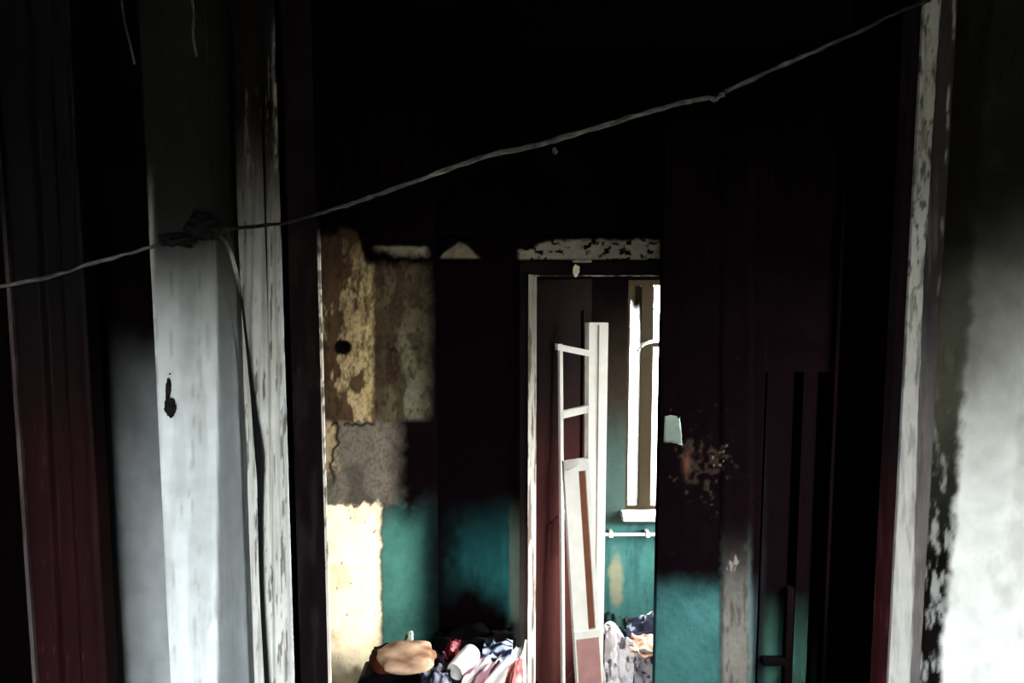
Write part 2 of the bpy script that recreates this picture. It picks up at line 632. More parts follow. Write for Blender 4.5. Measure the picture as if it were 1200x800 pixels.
def c_wall_right(px, py):
    p = Paint(len(px), (240, 243, 238))
    e = rx(px, py, 1086)
    rag = (fbm(px / 14, py / 22, 71, 5) - .5) * 26
    p.lay((190, 190, 182), 0.4 * sm(.5, .75, fbm(px / 30, py / 50, 72)))
    # scorched, flaking strip along the trim
    eb = np.interp(py, [0, 400, 800], [74, 72, 62])
    strip = 1 - sm(-4, 4, e - eb + rag * .6)
    mott = sm(.52, .74, fbm(px / 9, py / 30, 73, 5)) * sm(380, 700, py) * .8
    p.lay((17, 15, 14), strip * (1 - mott))
    p.lay((60, 57, 52), strip * mott * .7)
    # smoke fallout from above
    d = py + (fbm(px / 50, py / 70, 74) - .5) * 70 + (px - 1150) * 0.5
    p.lay((92, 92, 80), 0.85 * (1 - sm(340, 640, d)))
    p.lay((15, 13, 13), 0.98 * (1 - sm(230, 500, d)))
    # thin pale cracks where the plaster lifted
    ck = np.exp(-((e - 35 + 5 * (fbm(px * 0, py / 60, 75) - .5)) / 1.6) ** 2) * sm(.42, .5, fbm(px * 0, py / 40, 76)) * (1 - sm(350, 420, py))
    p.lay((110, 108, 104), ck)
    return p


def r_wall_right(px, py):
    e = rx(px, py, 1086)
    rag = (fbm(px / 14, py / 22, 71, 5) - .5) * 26
    strip = 1 - sm(-6, 4, e - np.interp(py, [0, 400, 800], [74, 72, 62]) + rag * .6)
    return -0.007 * strip + (fbm(px / 8, py / 10, 77) - .5) * (0.002 + .006 * strip)


o = patch('wall_front_right', [(xr + 0.028, D1), (XR, D1)], 0, CEIL, D1B - D1, M_PLASTER, None, c_wall_right, r_wall_right,
          step=0.0035, zstep=0.005, zfine=(1.2, 2.65))
tag(o, kind='structure')


def c_trim_r(px, py):
    p = Paint(len(px), (190, 190, 184))
    e = rx(px, py, 1086)
    w = np.interp(py, [0, 400, 800], [17, 15, 25]) + (fbm(px / 8, py / 60, 81) - .5) * 8
    g = sm(-1.5, 1.5, e - w)
    p.lay((96, 91, 91), 0.95 * g)
    p.lay((12, 10, 11), 0.95 * g * (1 - sm(250, 560, py + 60 * (fbm(px / 9, py / 60, 82) - .5))))
    p.lay((130, 124, 122), .5 * sm(.5, .75, fbm(px / 7, py / 90, 83)))
    p.lay((50, 46, 46), .6 * sm(.6, .74, fbm(px / 5, py / 40, 84)) * (1 - .6 * sm(300, 700, py)))
    p.lay((46, 42, 41), (0.55 + .35 * g) * soot_up(py, 60, 620, px, 40, 85))
    ck = np.exp(-((e - 35 + 6 * (fbm(px * 0, py / 60, 75) - .5)) / 1.3) ** 2) * sm(.40, .5, fbm(px * 0, py / 40, 76)) * (1 - sm(280, 380, py))
    p.lay((150, 147, 143), ck)
    p.lay((20, 17, 17), .8 * (1 - g) * sm(.56, .7, fbm(px / 4, py / 12, 87)) * (1 - sm(300, 480, py)))
    return p


o = patch('trim_3', [(xr, D1 - 0.03), (xr + 0.064, D1 - 0.03)], 0, CEIL - 0.1, 0.03, M_WOOD, None, c_trim_r,
          relief=lambda px, py: -0.005 * sm(-1, 2, rx(px, py, 1086) - np.interp(py, [0, 400, 800], [17, 15, 25])) + (fbm(px / 4, py / 14, 86) - .5) * .004,
          step=0.002, zstep=0.006, zfine=(1.2, 2.65))
tag(o, kind='structure')


def c_jamb_r(px, py):
    p = Paint(len(px), (33, 8, 11))
    p.lay((74, 34, 38), .4 * sm(.6, .7, fbm(px / 4, py / 40, 88)))
    p.lay((13, 6, 8), soot_up(py, 450, 720, px, 40, 89))
    return p


o = patch('trim_4', [(xr - 0.026, D1 - 0.012), (xr - 0.017, D1 - 0.022), (xr + 0.002, D1 - 0.022)], 0, CEIL - 0.1, 0.01, M_GLOSS, None, c_jamb_r, step=0.003, zstep=0.01, zfine=(1.2, 2.65))
tag(o, kind='structure')
tag(boxes('trim_5', [(xr - 0.012, xr + 0.03, D1 - 0.01, D1B, 0, CEIL)], M_SOOT), kind='structure')
# lintel over the opening (above the picture)
tag(boxes('wall_front_head', [(xo - 0.03, xr + 0.03, D1, D1B, 2.68, CEIL)], M_SOOT), kind='structure')

# ---------------------------------------------------------------- maroon door at the far left of the hall
dl = empty('door_1', (at(60, 400, 1.31).x, 1.31, 0))
tag(dl, kind='structure')
dl['label'] = 'dark maroon hall door blackened by soot, beside the pale wall'


def c_maroon(px, py):
    p = Paint(len(px), (30, 9, 12))
    p.lay((46, 18, 21), .5 * sm(.6, .75, fbm(px / 6, py / 120, 91)))
    p.lay((70, 40, 42), .6 * sm(.76, .78, fbm(px / 4, py / 10, 92)))
    p.lay((12, 9, 10), soot_up(py, 330, 640, px, 30, 93))
    return p


def r_maroon(px, py):
    e = px - (20 + (py - 400) * .05)
    return -0.012 * (sm(28, 34, e) - sm(50, 58, e)) + 0.004 * np.exp(-((e - 80) / 5) ** 2)


xa, xb = at(19, 400, 1.30).x, at(110, 500, 1.30).x
patch('door_leaf', [(xa, 1.30), (xb, 1.30)], 0.02, 2.6, 0.035, M_GLOSS, dl, c_maroon, r_maroon, step=0.003, zstep=0.012, zfine=(1.2, 2.58))
patch('door_edge_bead', [(xa - 0.006, 1.292), (xa + 0.001, 1.292)], 0.02, 2.6, 0.03, M_WOOD, dl,
      lambda px, py: Paint(len(px), (80, 72, 72)).lay((18, 14, 15), soot_up(py, 190, 420, px, 60, 95)).lay((60, 50, 50), sm(.45, .6, fbm(px / 5, py / 60, 96))),
      step=0.004, zstep=0.012, zfine=(1.2, 2.58))

# ---------------------------------------------------------------- burnt room: angled wall on the left, back wall
xk = at(512, 450, D2).x
PB = Vector((xk, D2))
PA = PB + Vector((-0.80, -0.58)) * 0.52


def c_angled(px, py):
    n1 = fbm(px / 16, py / 20, 101, 5)
    n2 = fbm(px / 7, py / 9, 102, 4)
    n3 = fbm(px / 30, py / 40, 103, 4)
    jit = (n2 - .5) * 14
    p = Paint(len(px), (50, 48, 42))
    left = 1 - sm(438, 442, px + jit * .4)
    # upper zone: bare clay plaster on the left, smoke-browned
    up = 1 - sm(492, 497, py + jit * .5)
    p.lay((150, 130, 94), left * up)
    p.lay((66, 50, 36), left * up * sm(.5, .6, fbm(px / 14, py / 30, 104, 5) + .16 * np.exp(-((px - 385) / 14) ** 2) - .1 * np.exp(-((px - 433) / 8) ** 2)))
    p.lay((54, 39, 28), left * up * sm(.45, .75, np.exp(-((px - 378) / 13) ** 2) * np.exp(-((py - 430) / 55) ** 2) + (n1 - .5) * .7))
    p.lay((168, 148, 104), .8 * up * np.exp(-((px - 434 - jit * .3) / 5) ** 2) * sm(300, 340, py))
    p.lay((14, 11, 12), sm(.35, .6, np.exp(-(((px - 405) / 13) ** 2 + ((py - 407) / 10) ** 2)) + (n2 - .5) * .6))
    right = 1 - left
    p.lay((66, 60, 46), right * up)
    p.lay((84, 82, 66), right * up * sm(462, 478, px + jit) * sm(380, 392, py + jit * .4))
    p.lay((34, 29, 23), right * up * sm(.54, .64, fbm(px / 12, py / 22, 106, 5)) * .8)
    p.lay((20, 16, 15), right * up * sm(.35, .55, np.exp(-(((px - 459) / 9) ** 2 + ((py - 425) / 30) ** 2)) + (n2 - .5) * .8))
    # middle zone: dulled paint
    mid = sm(492, 497, py + jit * .5) * (1 - sm(588, 593, py + jit * 1.2))
    p.lay((92, 85, 74), mid)
    p.lay((58, 53, 46), mid * sm(.5, .7, n3) * .7)
    p.lay((150, 130, 98), mid * (1 - sm(385, 400, px + jit * 2.0)) * (1 - sm(545, 560, py)))
    ck = np.exp(-((px - 392 - 16 * (fbm(px * 0, py / 14, 108) - .5)) / 2.2) ** 2) * (1 - sm(555, 580, py)) * sm(488, 496, py)
    p.lay((22, 18, 16), ck)
    ck2 = np.exp(-((py - 497 - 8 * (fbm(px / 9, py * 0, 109) - .5)) / 2.0) ** 2) * sm(.4, .5, fbm(px / 8, py * 0, 110)) * left
    p.lay((26, 20, 18), ck2)
    # lower zone: clean cream plaster where the paint came off
    low = sm(588, 593, py + jit * 1.2)
    lowl = low * (1 - sm(444, 449, px + jit * .5))
    p.lay((246, 226, 186), lowl)
    p.lay((190, 150, 110), lowl * .35 * sm(.55, .7, n3))
    p.lay((120, 92, 66), lowl * sm(.76, .82, fbm(px / 4, py / 6, 111)))
    ck3 = np.exp(-((py - 592 - jit * -1.2) / 2.0) ** 2) * sm(.42, .5, fbm(px / 6, py * 0, 112)) * (1 - sm(440, 446, px))
    p.lay((50, 40, 34), ck3)
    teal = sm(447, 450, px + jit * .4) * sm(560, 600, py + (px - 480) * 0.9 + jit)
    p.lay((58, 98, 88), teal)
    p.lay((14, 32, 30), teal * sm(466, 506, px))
    # smoke stain worked into the upper plaster; darker towards the corner
    st_ = fbm(px / 22, py / 34, 121, 5)
    p.lay((40, 30, 22), up * .75 * sm(.42, .72, st_) * (1 - .5 * left))
    p.lay((26, 20, 16), up * .7 * sm(.55, .75, fbm(px / 5, py / 8, 122, 4)) * (1 - .45 * left))
    p.lay((30, 24, 18), up * .8 * (1 - sm(268, 360, py + 60 * (st_ - .5))))
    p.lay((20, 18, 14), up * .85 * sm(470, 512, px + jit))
    fine = fbm(px / 2.6, py / 3.2, 124, 4)
    p.lay((60, 46, 32), (1 - low) * .5 * sm(.45, .75, fine))
    p.lay((48, 36, 26), up * left * .6 * sm(.5, .7, fbm(px / 6, py / 16, 126, 4)))
    p.lay((30, 22, 16), up * left * .5 * sm(.62, .7, fbm(px / 3, py / 12, 127, 4)))
    p.lay((8, 6, 6), sm(.3, .6, np.exp(-(((px - 405) / 12) ** 2 + ((py - 407) / 9) ** 2)) + (n1 - .5) * .9))
    # soot: ceiling line, above the teal; darker towards the corner
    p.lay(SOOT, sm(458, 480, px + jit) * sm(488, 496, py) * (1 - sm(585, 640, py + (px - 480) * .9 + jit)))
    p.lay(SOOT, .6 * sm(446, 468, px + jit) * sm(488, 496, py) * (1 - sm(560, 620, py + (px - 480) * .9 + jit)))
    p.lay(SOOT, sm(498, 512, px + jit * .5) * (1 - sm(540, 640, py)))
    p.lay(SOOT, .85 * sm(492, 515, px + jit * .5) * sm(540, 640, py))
    topline = 276 - 10 * np.exp(-((px - 405) / 14) ** 2) + 32 * sm(418, 432, px)
    p.lay(SOOT, 1 - sm(-5, 9, py - topline + jit))
    ledge = sm(433, 444, px + jit * .5) * (1 - sm(494, 504, px + jit * .6)) * sm(286, 291, py + jit * .35) * (1 - sm(294, 304, py + (n2 - .5) * 10 + 6 * sm(470, 440, px))) * (.55 + .45 * sm(.3, .6, n1))
    p.lay((88, 82, 70), ledge)
    return p


def r_angled(px, py):
    n2 = fbm(px / 7, py / 9, 102, 4)
    jit = (n2 - .5) * 14
    left = 1 - sm(436, 443, px + jit * .4)
    up = 1 - sm(491, 498, py + jit * .5)
    low = sm(587, 594, py + jit * 1.2) * (1 - sm(443, 450, px + jit * .5))
    r = -0.006 * np.maximum(left * up, low)
    r = r - 0.02 * np.exp(-(((px - 405) / 10) ** 2 + ((py - 407) / 8) ** 2))
    ledge = sm(433, 436, px) * sm(285, 288, py) * (1 - sm(301, 305, py))
    return r + 0.012 * ledge + (fbm(px / 10, py / 10, 120) - .5) * .006


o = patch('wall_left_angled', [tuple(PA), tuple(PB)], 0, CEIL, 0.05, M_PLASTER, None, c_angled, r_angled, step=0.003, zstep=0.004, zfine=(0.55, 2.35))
tag(o, kind='structure')
# masonry that closes the room behind and beside the angled wall
tag(boxes('wall_left_inner', [(XL, PA.x + 0.02, D1B, PA.y + 0.0, 0, CEIL)], M_SOOT), kind='structure')

xd0 = at(609, 500, D2).x          # casing outer edge of the inner door
xd1 = at(628, 500, D2).x          # inner door opening
xd2 = 0.80
zdoor = at(628, 324, D2).z


def c_back(px, py):
    n2 = fbm(px / 9, py / 12, 131, 4)
    jit = (n2 - .5) * 20
    p = Paint(len(px), (25, 66, 64))
    p.lay((15, 46, 48), sm(.45, .7, fbm(px / 18, py / 90, 132)) * .7)
    p.lay((78, 90, 80), sm(595, 600, px + jit * .15))
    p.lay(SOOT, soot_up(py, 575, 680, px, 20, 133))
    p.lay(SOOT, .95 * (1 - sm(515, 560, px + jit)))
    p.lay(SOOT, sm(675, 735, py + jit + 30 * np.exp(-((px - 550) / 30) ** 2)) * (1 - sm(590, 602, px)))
    # bare band under the ceiling line, soot scaled off in patches
    tri = (px > 505) * (px < 590) * sm(-2.5, 2.5, py - 286 - ((np.abs(px - 539) / 22) ** 1.6) * 15 + jit * .25) * (1 - sm(301, 304, py))
    p.lay((92, 84, 72), np.clip(tri, 0, 1))
    band = sm(604, 610, px + jit * .3) * sm(279, 284, py + (1 - sm(600, 660, px)) * -10 + jit * .4) * (1 - sm(303, 305, py))
    bl = sm(.58, .66, fbm(px / 8, py / 5, 134, 4) + .12 * np.exp(-((px - 620) / 12) ** 2) + .08 * np.exp(-((px - 730) / 35) ** 2) - .04)
    p.lay((104, 97, 87), band * (1 - bl))
    return p


def r_back(px, py):
    band = sm(510, 516, px) * sm(276, 279, py) * (1 - sm(303, 306, py))
    return band * 0.012 + (fbm(px / 12, py / 8, 136) - .5) * (.004 + .012 * band)


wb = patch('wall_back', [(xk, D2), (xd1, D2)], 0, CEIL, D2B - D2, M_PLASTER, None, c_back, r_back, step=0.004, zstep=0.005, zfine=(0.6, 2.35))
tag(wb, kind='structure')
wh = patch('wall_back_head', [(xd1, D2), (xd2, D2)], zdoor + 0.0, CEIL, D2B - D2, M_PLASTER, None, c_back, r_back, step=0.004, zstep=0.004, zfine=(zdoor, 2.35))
tag(wh, kind='structure')
tag(boxes('wall_back_end', [(xd2, XR, D2, D2B, 0, CEIL)], M_SOOT), kind='structure')
tag(boxes('wall_back_masonry', [(XL, xk - 0.002, D2 + 0.002, D2B, 0, CEIL)], M_SOOT), kind='structure')

# casing of the inner door: black outer board, pale inner bead
tm = empty('trim_6', (xd0, D2, 0))
tag(tm, kind='structure')
tm['label'] = 'sooted casing with a pale inner bead around the inner doorway'
zc = at(628, 306, D2 - 0.02).z


def c_board(px, py):
    p = Paint(len(px), (60, 52, 48))
    p.lay((14, 10, 10), soot_up(py, 560, 760, px, 30, 141))
    return p


def c_bead(px, py):
    p = Paint(len(px), (246, 240, 224))
    p.lay((120, 104, 88), .9 * sm(.55, .64, fbm(px / 3, py / 50, 142)))
    p.lay((66, 57, 48), .88 * soot_up(py, 340, 660, px, 30, 143))
    return p


patch('casing_board', [(xd0, D2 - 0.018), (xd1 - 0.026, D2 - 0.018)], 0, zc, 0.02, M_WOOD, tm, c_board, step=0.004, zstep=0.01, zfine=(0.6, zc))
patch('casing_bead', [(xd1 - 0.030, D2 - 0.024), (xd1 - 0.014, D2 - 0.024)], 0, zdoor + 0.008, 0.026, M_WOOD, tm, c_bead, step=0.002, zstep=0.006, zfine=(0.6, zdoor))
patch('casing_stop', [(xd1 - 0.013, D2 - 0.020), (xd1 + 0.001, D2 - 0.020)], 0, zdoor + 0.004, 0.026, M_WOOD, tm, c_bead, step=0.002, zstep=0.006, zfine=(0.6, zdoor))
patch('casing_head', [(xd1 - 0.026, D2 - 0.018), (xd2, D2 - 0.018)], zdoor + 0.009, zc, 0.02, M_WOOD, tm, lambda px, py: Paint(len(px), (14, 11, 11)), step=0.02, zstep=0.01)
patch('head_bead', [(xd1 - 0.012, D2 - 0.024), (xd2, D2 - 0.024)], zdoor, zdoor + 0.006, 0.024, M_WOOD, tm,
      lambda px, py: Paint(len(px), (150, 140, 130)).lay((40, 34, 32), sm(.45, .6, fbm(px / 20, py / 10, 145))), step=0.006, zstep=0.003)
# scale of plaster dangling from the lintel
fl = at(675, 317, D2 - 0.035)
blob('plaster_flake', fl, (0.012, 0.006, 0.022), 0.3, (170, 160, 140), M_CLOTH, tm, amp=.35, freq=1.5, seed=4)
blob('plaster_flake', at(683, 306, D2 - 0.03), (0.035, 0.008, 0.006), 0.1, (110, 100, 86), M_CLOTH, tm, amp=.35, freq=1.5, seed=6)

# ---------------------------------------------------------------- thin partition on the right with teal dado
DP = 2.52
xq0 = at(773, 500, DP).x
xq1 = at(888, 700, DP).x
xq2 = at(948, 700, DP).x


def c_part(px, py):
    n2 = fbm(px / 8, py / 10, 151, 5)
    jit = (n2 - .5) * 22
    p = Paint(len(px), (46, 82, 80))
    p.lay((36, 68, 67), .6 * sm(.45, .7, fbm(px / 24, py / 60, 152)))
    # pale worn strip by the corner
    st = sm(842, 848, px + jit * .35) * (1 - sm(872, 884, px + jit * .4))
    p.lay((96, 92, 86), st * .95)
    p.lay((56, 52, 48), st * .7 * sm(.5, .65, fbm(px / 6, py / 30, 153)))
    p.lay((32, 34, 36), sm(876, 886, px))
    p.lay(SOOT, (1 - sm(668, 722, py + jit * .6)) * (1 - st))
    p.lay((15, 12, 12), .98 * (1 - sm(610, 790, py + jit)) * st)
    p.lay(SOOT, 1 - sm(600, 690, py + jit * .6))
    # specks where the soot skin flaked away
    reg = np.exp(-(((px - 822) / 38) ** 2 + ((py - 545) / 40) ** 2))
    p.lay((34, 26, 22), .8 * sm(.78, .90, fbm(px / 6, py / 6, 154, 4) + reg * .32))
    p.lay((90, 84, 78), sm(.96, 1.04, fbm(px / 4, py / 5, 155, 3) + np.exp(-(((px - 846) / 16) ** 2 + ((py - 532) / 22) ** 2)) * .33))
    lk = np.exp(-(((px - 862) / 14) ** 2 + ((py - 660) / 16) ** 2))
    p.lay((90, 86, 80), .8 * sm(.95, 1.03, fbm(px / 3, py / 7, 156, 3) + lk * .4))
    p.lay((58, 40, 30), np.exp(-(((px - 805) / 4.5) ** 2 + ((py - 542) / 13) ** 2)) * .9)
    return p


pw = patch('wall_partition', [(xq0, DP), (xq1, DP)], 0, CEIL, 0.045, M_PLASTER, None, c_part,
           relief=lambda px, py: (fbm(px / 9, py / 9, 157) - .5) * .0025 + .006 * sm(842, 848, px) * (1 - sm(876, 884, px)), step=0.004, zstep=0.005, zfine=(0.58, 2.1))
tag(pw, kind='structure')
tag(boxes('wall_partition_end', [(xq2 + 0.05, XR, DP - 0.02, DP + 0.025, 0, CEIL)], M_SOOT), kind='structure')
tag(boxes('wall_partition_head', [(xq1, xq2 + 0.05, DP, DP + 0.045, 1.75, CEIL)], M_SOOT), kind='structure')
# paper scrap peeling from the partition
sc = cloth('paper_scrap', [at(779, 487, DP - 0.016), at(797, 488, DP - 0.03), at(800, 521, DP - 0.035), at(778, 518, DP - 0.006)],
           lambda u, v: 0.002 * np.sin(u * 4), lambda u, v: np.tile(lin((120, 132, 124)), (len(u), 1)), M_CLOTH, 10, 10, 0.0015)
tag(sc, 'pale scrap of paper peeling off the blackened partition edge', 'paper')

# teal plank door in the partition with a black iron bolt
dr = empty('door_3', (at(925, 700, DP).x, DP, 0))
tag(dr, kind='structure')
dr['label'] = 'teal plank door with a black post and bolt beside the partition'


def c_tealdoor(px, py):
    p = Paint(len(px), (46, 74, 66))
    p.lay((28, 44, 40), .6 * sm(.45, .65, fbm(px / 8, py / 40, 161)))
    p.lay(SOOT, soot_up(py, 685, 790, px, 14, 162))
    p.lay((14, 13, 14), .85 * (1 - sm(890, 902, px)))
    return p


for a, b, dd, f in ((889, 919, .012, 0), (930, 946, .010, 0), (952, 965, .03, 1)):
    patch('plank', [(at(a, 750, DP + dd).x, DP + dd), (at(b, 750, DP + dd).x, DP + dd)], 0.02, 1.75, 0.02, M_WOOD, dr,
          c_tealdoor if not f else (lambda px, py: Paint(len(px), (26, 31, 30)).lay(SOOT, soot_up(py, 735, 770, px, 10, 165))), step=0.006, zstep=0.01, zfine=(0.6, 1.74))
boxes('door_backing', [(xq1, xq2 + 0.055, DP + 0.052, DP + 0.07, 0, 1.8)], M_SOOT, dr)
boxes('post', [(at(920, 750, DP - .01).x, at(929, 750, DP - .01).x, DP - 0.012, DP + 0.02, 0, at(924, 688, DP).z)], nmat('dark_red_post', color=(11, 6, 6), rough=.8, spec=.0), dr, 0.003)
b0, b1 = at(893, 766, DP - .012), at(921, 777, DP - .012)
bolt = boxes('bolt', [(b0.x, b1.x, DP - 0.024, DP + 0.012, at(905, 777, DP).z, at(905, 769, DP).z)], M_METAL, dr, 0.004)
boxes('bolt_plate', [(b0.x - .004, b0.x + 0.016, DP - 0.026, DP + 0.012, at(905, 781, DP).z, at(905, 766, DP).z)], M_METAL, bolt, 0.003)

# ---------------------------------------------------------------- far room
WX0, WX1 = at(734, 500, YF).x, at(734, 500, YF).x + 0.62
WZ0, WZ1 = at(750, 597, YF).z, at(760, 328, YF).z


def c_far(px, py):
    n2 = fbm(px / 8, py / 10, 171, 4)
    jit = (n2 - .5) * 24
    p = Paint(len(px), (68, 116, 110))
    p.lay((46, 84, 80), .6 * sm(.45, .7, fbm(px / 8, py / 60, 172)))
    p.lay((150, 142, 112), .8 * sm(.3, .7, np.exp(-(((px - 722) / 10) ** 2 + ((py - 680) / 40) ** 2)) + (n2 - .5) * .5))
    p.lay((52, 62, 56), .9 * (1 - sm(612, 618, py)))
    p.lay((34, 28, 22), (1 - sm(450, 570, py + jit)))
    p.lay(SOOT, (1 - sm(330, 470, py + jit)))
    return p


for nm, a, b, z0, z1 in (('wall_far', XL, WX0, 0, CEIL), ('wall_far_sill', WX0, WX1, 0, WZ0), ('wall_far_head', WX0, WX1, WZ1, CEIL), ('wall_far_end', WX1, XR, 0, CEIL)):
    tag(patch(nm, [(a, YF), (b, YF)], z0, z1, W, M_PLASTER, None, c_far, step=0.012, zstep=0.012), kind='structure')

G_SOOT = glass_mat('sooty_window_glass', 9, 0.93, 1.2, 0.9, 1.95)
w1 = empty('window_1', ((WX0 + WX1) / 2, YF, WZ0))
tag(w1, kind='structure')
w1['label'] = 'bright sooty window with a white sill in the far room'
xs = [WX0, at(737, 500, YF).x, at(749, 500, YF).x, at(764, 500, YF).x]
FR = nmat('smoke_yellowed_sash', color=(40, 32, 17), rough=.7, bump=.2, spec=.1)
yw = YF + 0.03
boxes('window_frame', [(xs[0], xs[1], yw - .02, yw + .04, WZ0, WZ1), (WX1 - .04, WX1, yw - .02, yw + .04, WZ0, WZ1),
                       (xs[1], WX1 - .04, yw - .02, yw + .04, WZ1 - .03, WZ1), (xs[1], WX1 - .04, yw - .02, yw + .04, WZ0, WZ0 + .02)], FR, w1)
boxes('mullion', [(xs[2], xs[3], yw - .03, yw + .03, WZ0 + .02, WZ1 - .03)], FR, w1, .004)
zt = at(765, 404, YF).z
boxes('transom', [(xs[3], WX1 - .04, yw - .02, yw + .02, zt - .012, zt + .012)], FR, w1)
tube('casement_hook', [at(747, 412, YF - .012), at(753, 404, YF - .03), at(760, 401, YF - .03), at(766, 400, YF - .01)], [.008, .01, .01, .008], nmat('white_hook', color=(220, 210, 190), rough=.5), w1)
boxes('pane', [(xs[1], xs[2], yw - .002, yw + .002, WZ0 + .02, WZ1 - .03)], G_SOOT, w1)
boxes('pane', [(xs[3], WX1 - .04, yw - .002, yw + .002, WZ0 + .02, zt - .012)], G_CLEAR, w1)
boxes('pane', [(xs[3], WX1 - .04, yw - .002, yw + .002, zt + .012, WZ1 - .03)], G_CLEAR, w1)
boxes('window_sill', [(at(730, 598, YF - .1).x, WX1 + .04, YF - .1, YF + .02, WZ0 - .035, WZ0)], M_WHITE, w1, .006)
portal('daylight_far_window', ((WX0 + WX1) / 2, YF + 0.15, (WZ0 + WZ1) / 2), (-math.pi / 2, 0, 0), WX1 - WX0, WZ1 - WZ0)
# heating pipe
a, b = at(700, 626, YF - .05), at(772, 626, YF - .05)
pp = empty('heating_pipe', a)
tag(pp, 'thin white heating pipe along the teal wall under the far window', 'pipe')
tube('pipe', [Vector((a.x - .5, a.y, a.z)), a, b, Vector((b.x + .5, b.y, b.z))], .010, nmat('white_pipe', color=(225, 225, 215), rough=.4, bump=0), pp)
for px in (716, 759):
    q = at(px, 626, YF - .05)
    boxes('bracket', [(q.x - .012, q.x + .012, q.y - .014, YF, q.z - .014, q.z + .014)], M_WHITE, pp, .003)

# maroon leaf of the inner door, swung into the far room
h0 = Vector((xd1 + 0.004, D2B - 0.01, 0))
h1 = Vector((at(692, 500, 3.46).x, 3.46, 0))
lf = empty('door_2', h0)
tag(lf, kind='structure')
lf['label'] = 'maroon panelled inner door swung open into the far room'
zT = zdoor - 0.015
Q = [h0 + Vector((0, 0, .02)), h1 + Vector((0, 0, .02)), h1 + Vector((0, 0, zT)), h0 + Vector((0, 0, zT))]
M_LEAF = nmat('sooted_maroon_paint', attr='col', rough=.8, spec=.0, bump=.15)


def leafbox(name, r):
    """board of the door leaf as a fine grid, maroon paint blackened by smoke higher up"""
    u0, u1, v0, v1, fr, bk = r
    n = max(2, int((v1 - v0) * 50))
    o_ = uvbox(name, Q, 0, [(u0, u1, v0 + (v1 - v0) * k / n, v0 + (v1 - v0) * (k + 1) / n, fr, bk) for k in range(n)], M_LEAF, lf)
    bm = bmesh.new()
    bm.from_mesh(o_.data)
    bmesh.ops.remove_doubles(bm, verts=bm.verts, dist=1e-5)
    seen = {}
    for f_ in bm.faces:
        seen.setdefault(tuple(sorted(v.index for v in f_.verts)), []).append(f_)
    bmesh.ops.delete(bm, geom=[f_ for fs in seen.values() if len(fs) > 1 for f_ in fs], context='FACES')
    bm.to_mesh(o_.data)
    bm.free()
    me = o_.data
    co = np.array([v.co + lf.location for v in me.vertices])
    px, py = proj(co[:, 0], co[:, 1], co[:, 2])
    p = Paint(len(px), (52, 27, 25)).lay((34, 15, 15), 1 - sm(560, 720, py)).lay((12, 8, 8), 1 - sm(430, 600, py + (fbm(px / 9, py / 30, 181) - .5) * 60))
    a_ = me.color_attributes.new('col', 'FLOAT_COLOR', 'POINT')
    buf = np.ones((len(px), 4))
    buf[:, :3] = p.c
    a_.data.foreach_set('color', buf.ravel())


leafbox('stile', (0, .17, 0, 1, 0, -.04))
leafbox('stile', (.83, 1, 0, 1, 0, -.04))
for v0, v1 in ((0, .1), (.42, .5), (.93, 1)):
    leafbox('rail', (.17, .83, v0, v1, 0, -.04))
for v0, v1 in ((.1, .42), (.5, .93)):
    leafbox('panel', (.17, .83, v0, v1, -.012, -.028))
for z in (.35, 1.6):
    tube('hinge', [h0 + Vector((.004, -.004, z)), h0 + Vector((.004, -.004, z + .09))], .007, M_METAL, lf)

# tall white frame leaning on the maroon leaf
fa = empty('window_frame_piece', (at(685, 800, 2.95).x, 2.95, 0))
tag(fa, 'tall white casement frame with a stile horn, no glass, leaning against the maroon door', 'window frame')
zb = 0.0
tl, tr = at(656, 378, 3.00), at(713, 378, 3.06)
bl_ = Vector((at(661, 800, 2.95).x, 2.93, 0.0))
br_ = Vector((at(706, 800, 2.98).x, 2.98, 0.0))
Q = [bl_, br_, tr, tl]
vt = 1 - (at(680, 378, 3.03).z - at(680, 406, 3.03).z) / tl.z
vm = 1 - (at(680, 378, 3.03).z - at(680, 483, 3.03).z) / tl.z
vl = 1 - (at(680, 378, 3.03).z - at(680, 600, 3.03).z) / tl.z
uvbox('stile', Q, 0, [(.60, 1, 0, 1, 0, -.045)], M_WHITE, fa)
uvbox('stile', Q, 0, [(.0, .065, 0, vt + .006, -.004, -.03)], M_WHITE, fa)
uvbox('top_rail', Q, 0, [(-.05, .60, vt - .007, vt + .007, 0.002, -.03, -.015)], M_WHITE, fa)
uvbox('glazing_bar', Q, 0, [(.06, .60, vm - .011, vm + .005, -.002, -.03, .011)], M_WHITE, fa)
uvbox('glazing_bar', Q, 0, [(.08, .60, vl - .008, vl + .008, -.002, -.04)], M_WHITE, fa)
uvbox('bottom_rail', Q, 0, [(.08, .60, 0.0, .06, 0, -.04)], M_WHITE, fa)
uvbox('groove', Q, 0, [(.78, .81, .2, .995, .0015, -.01)], nmat('grimy_groove', color=(120, 108, 90)), fa)

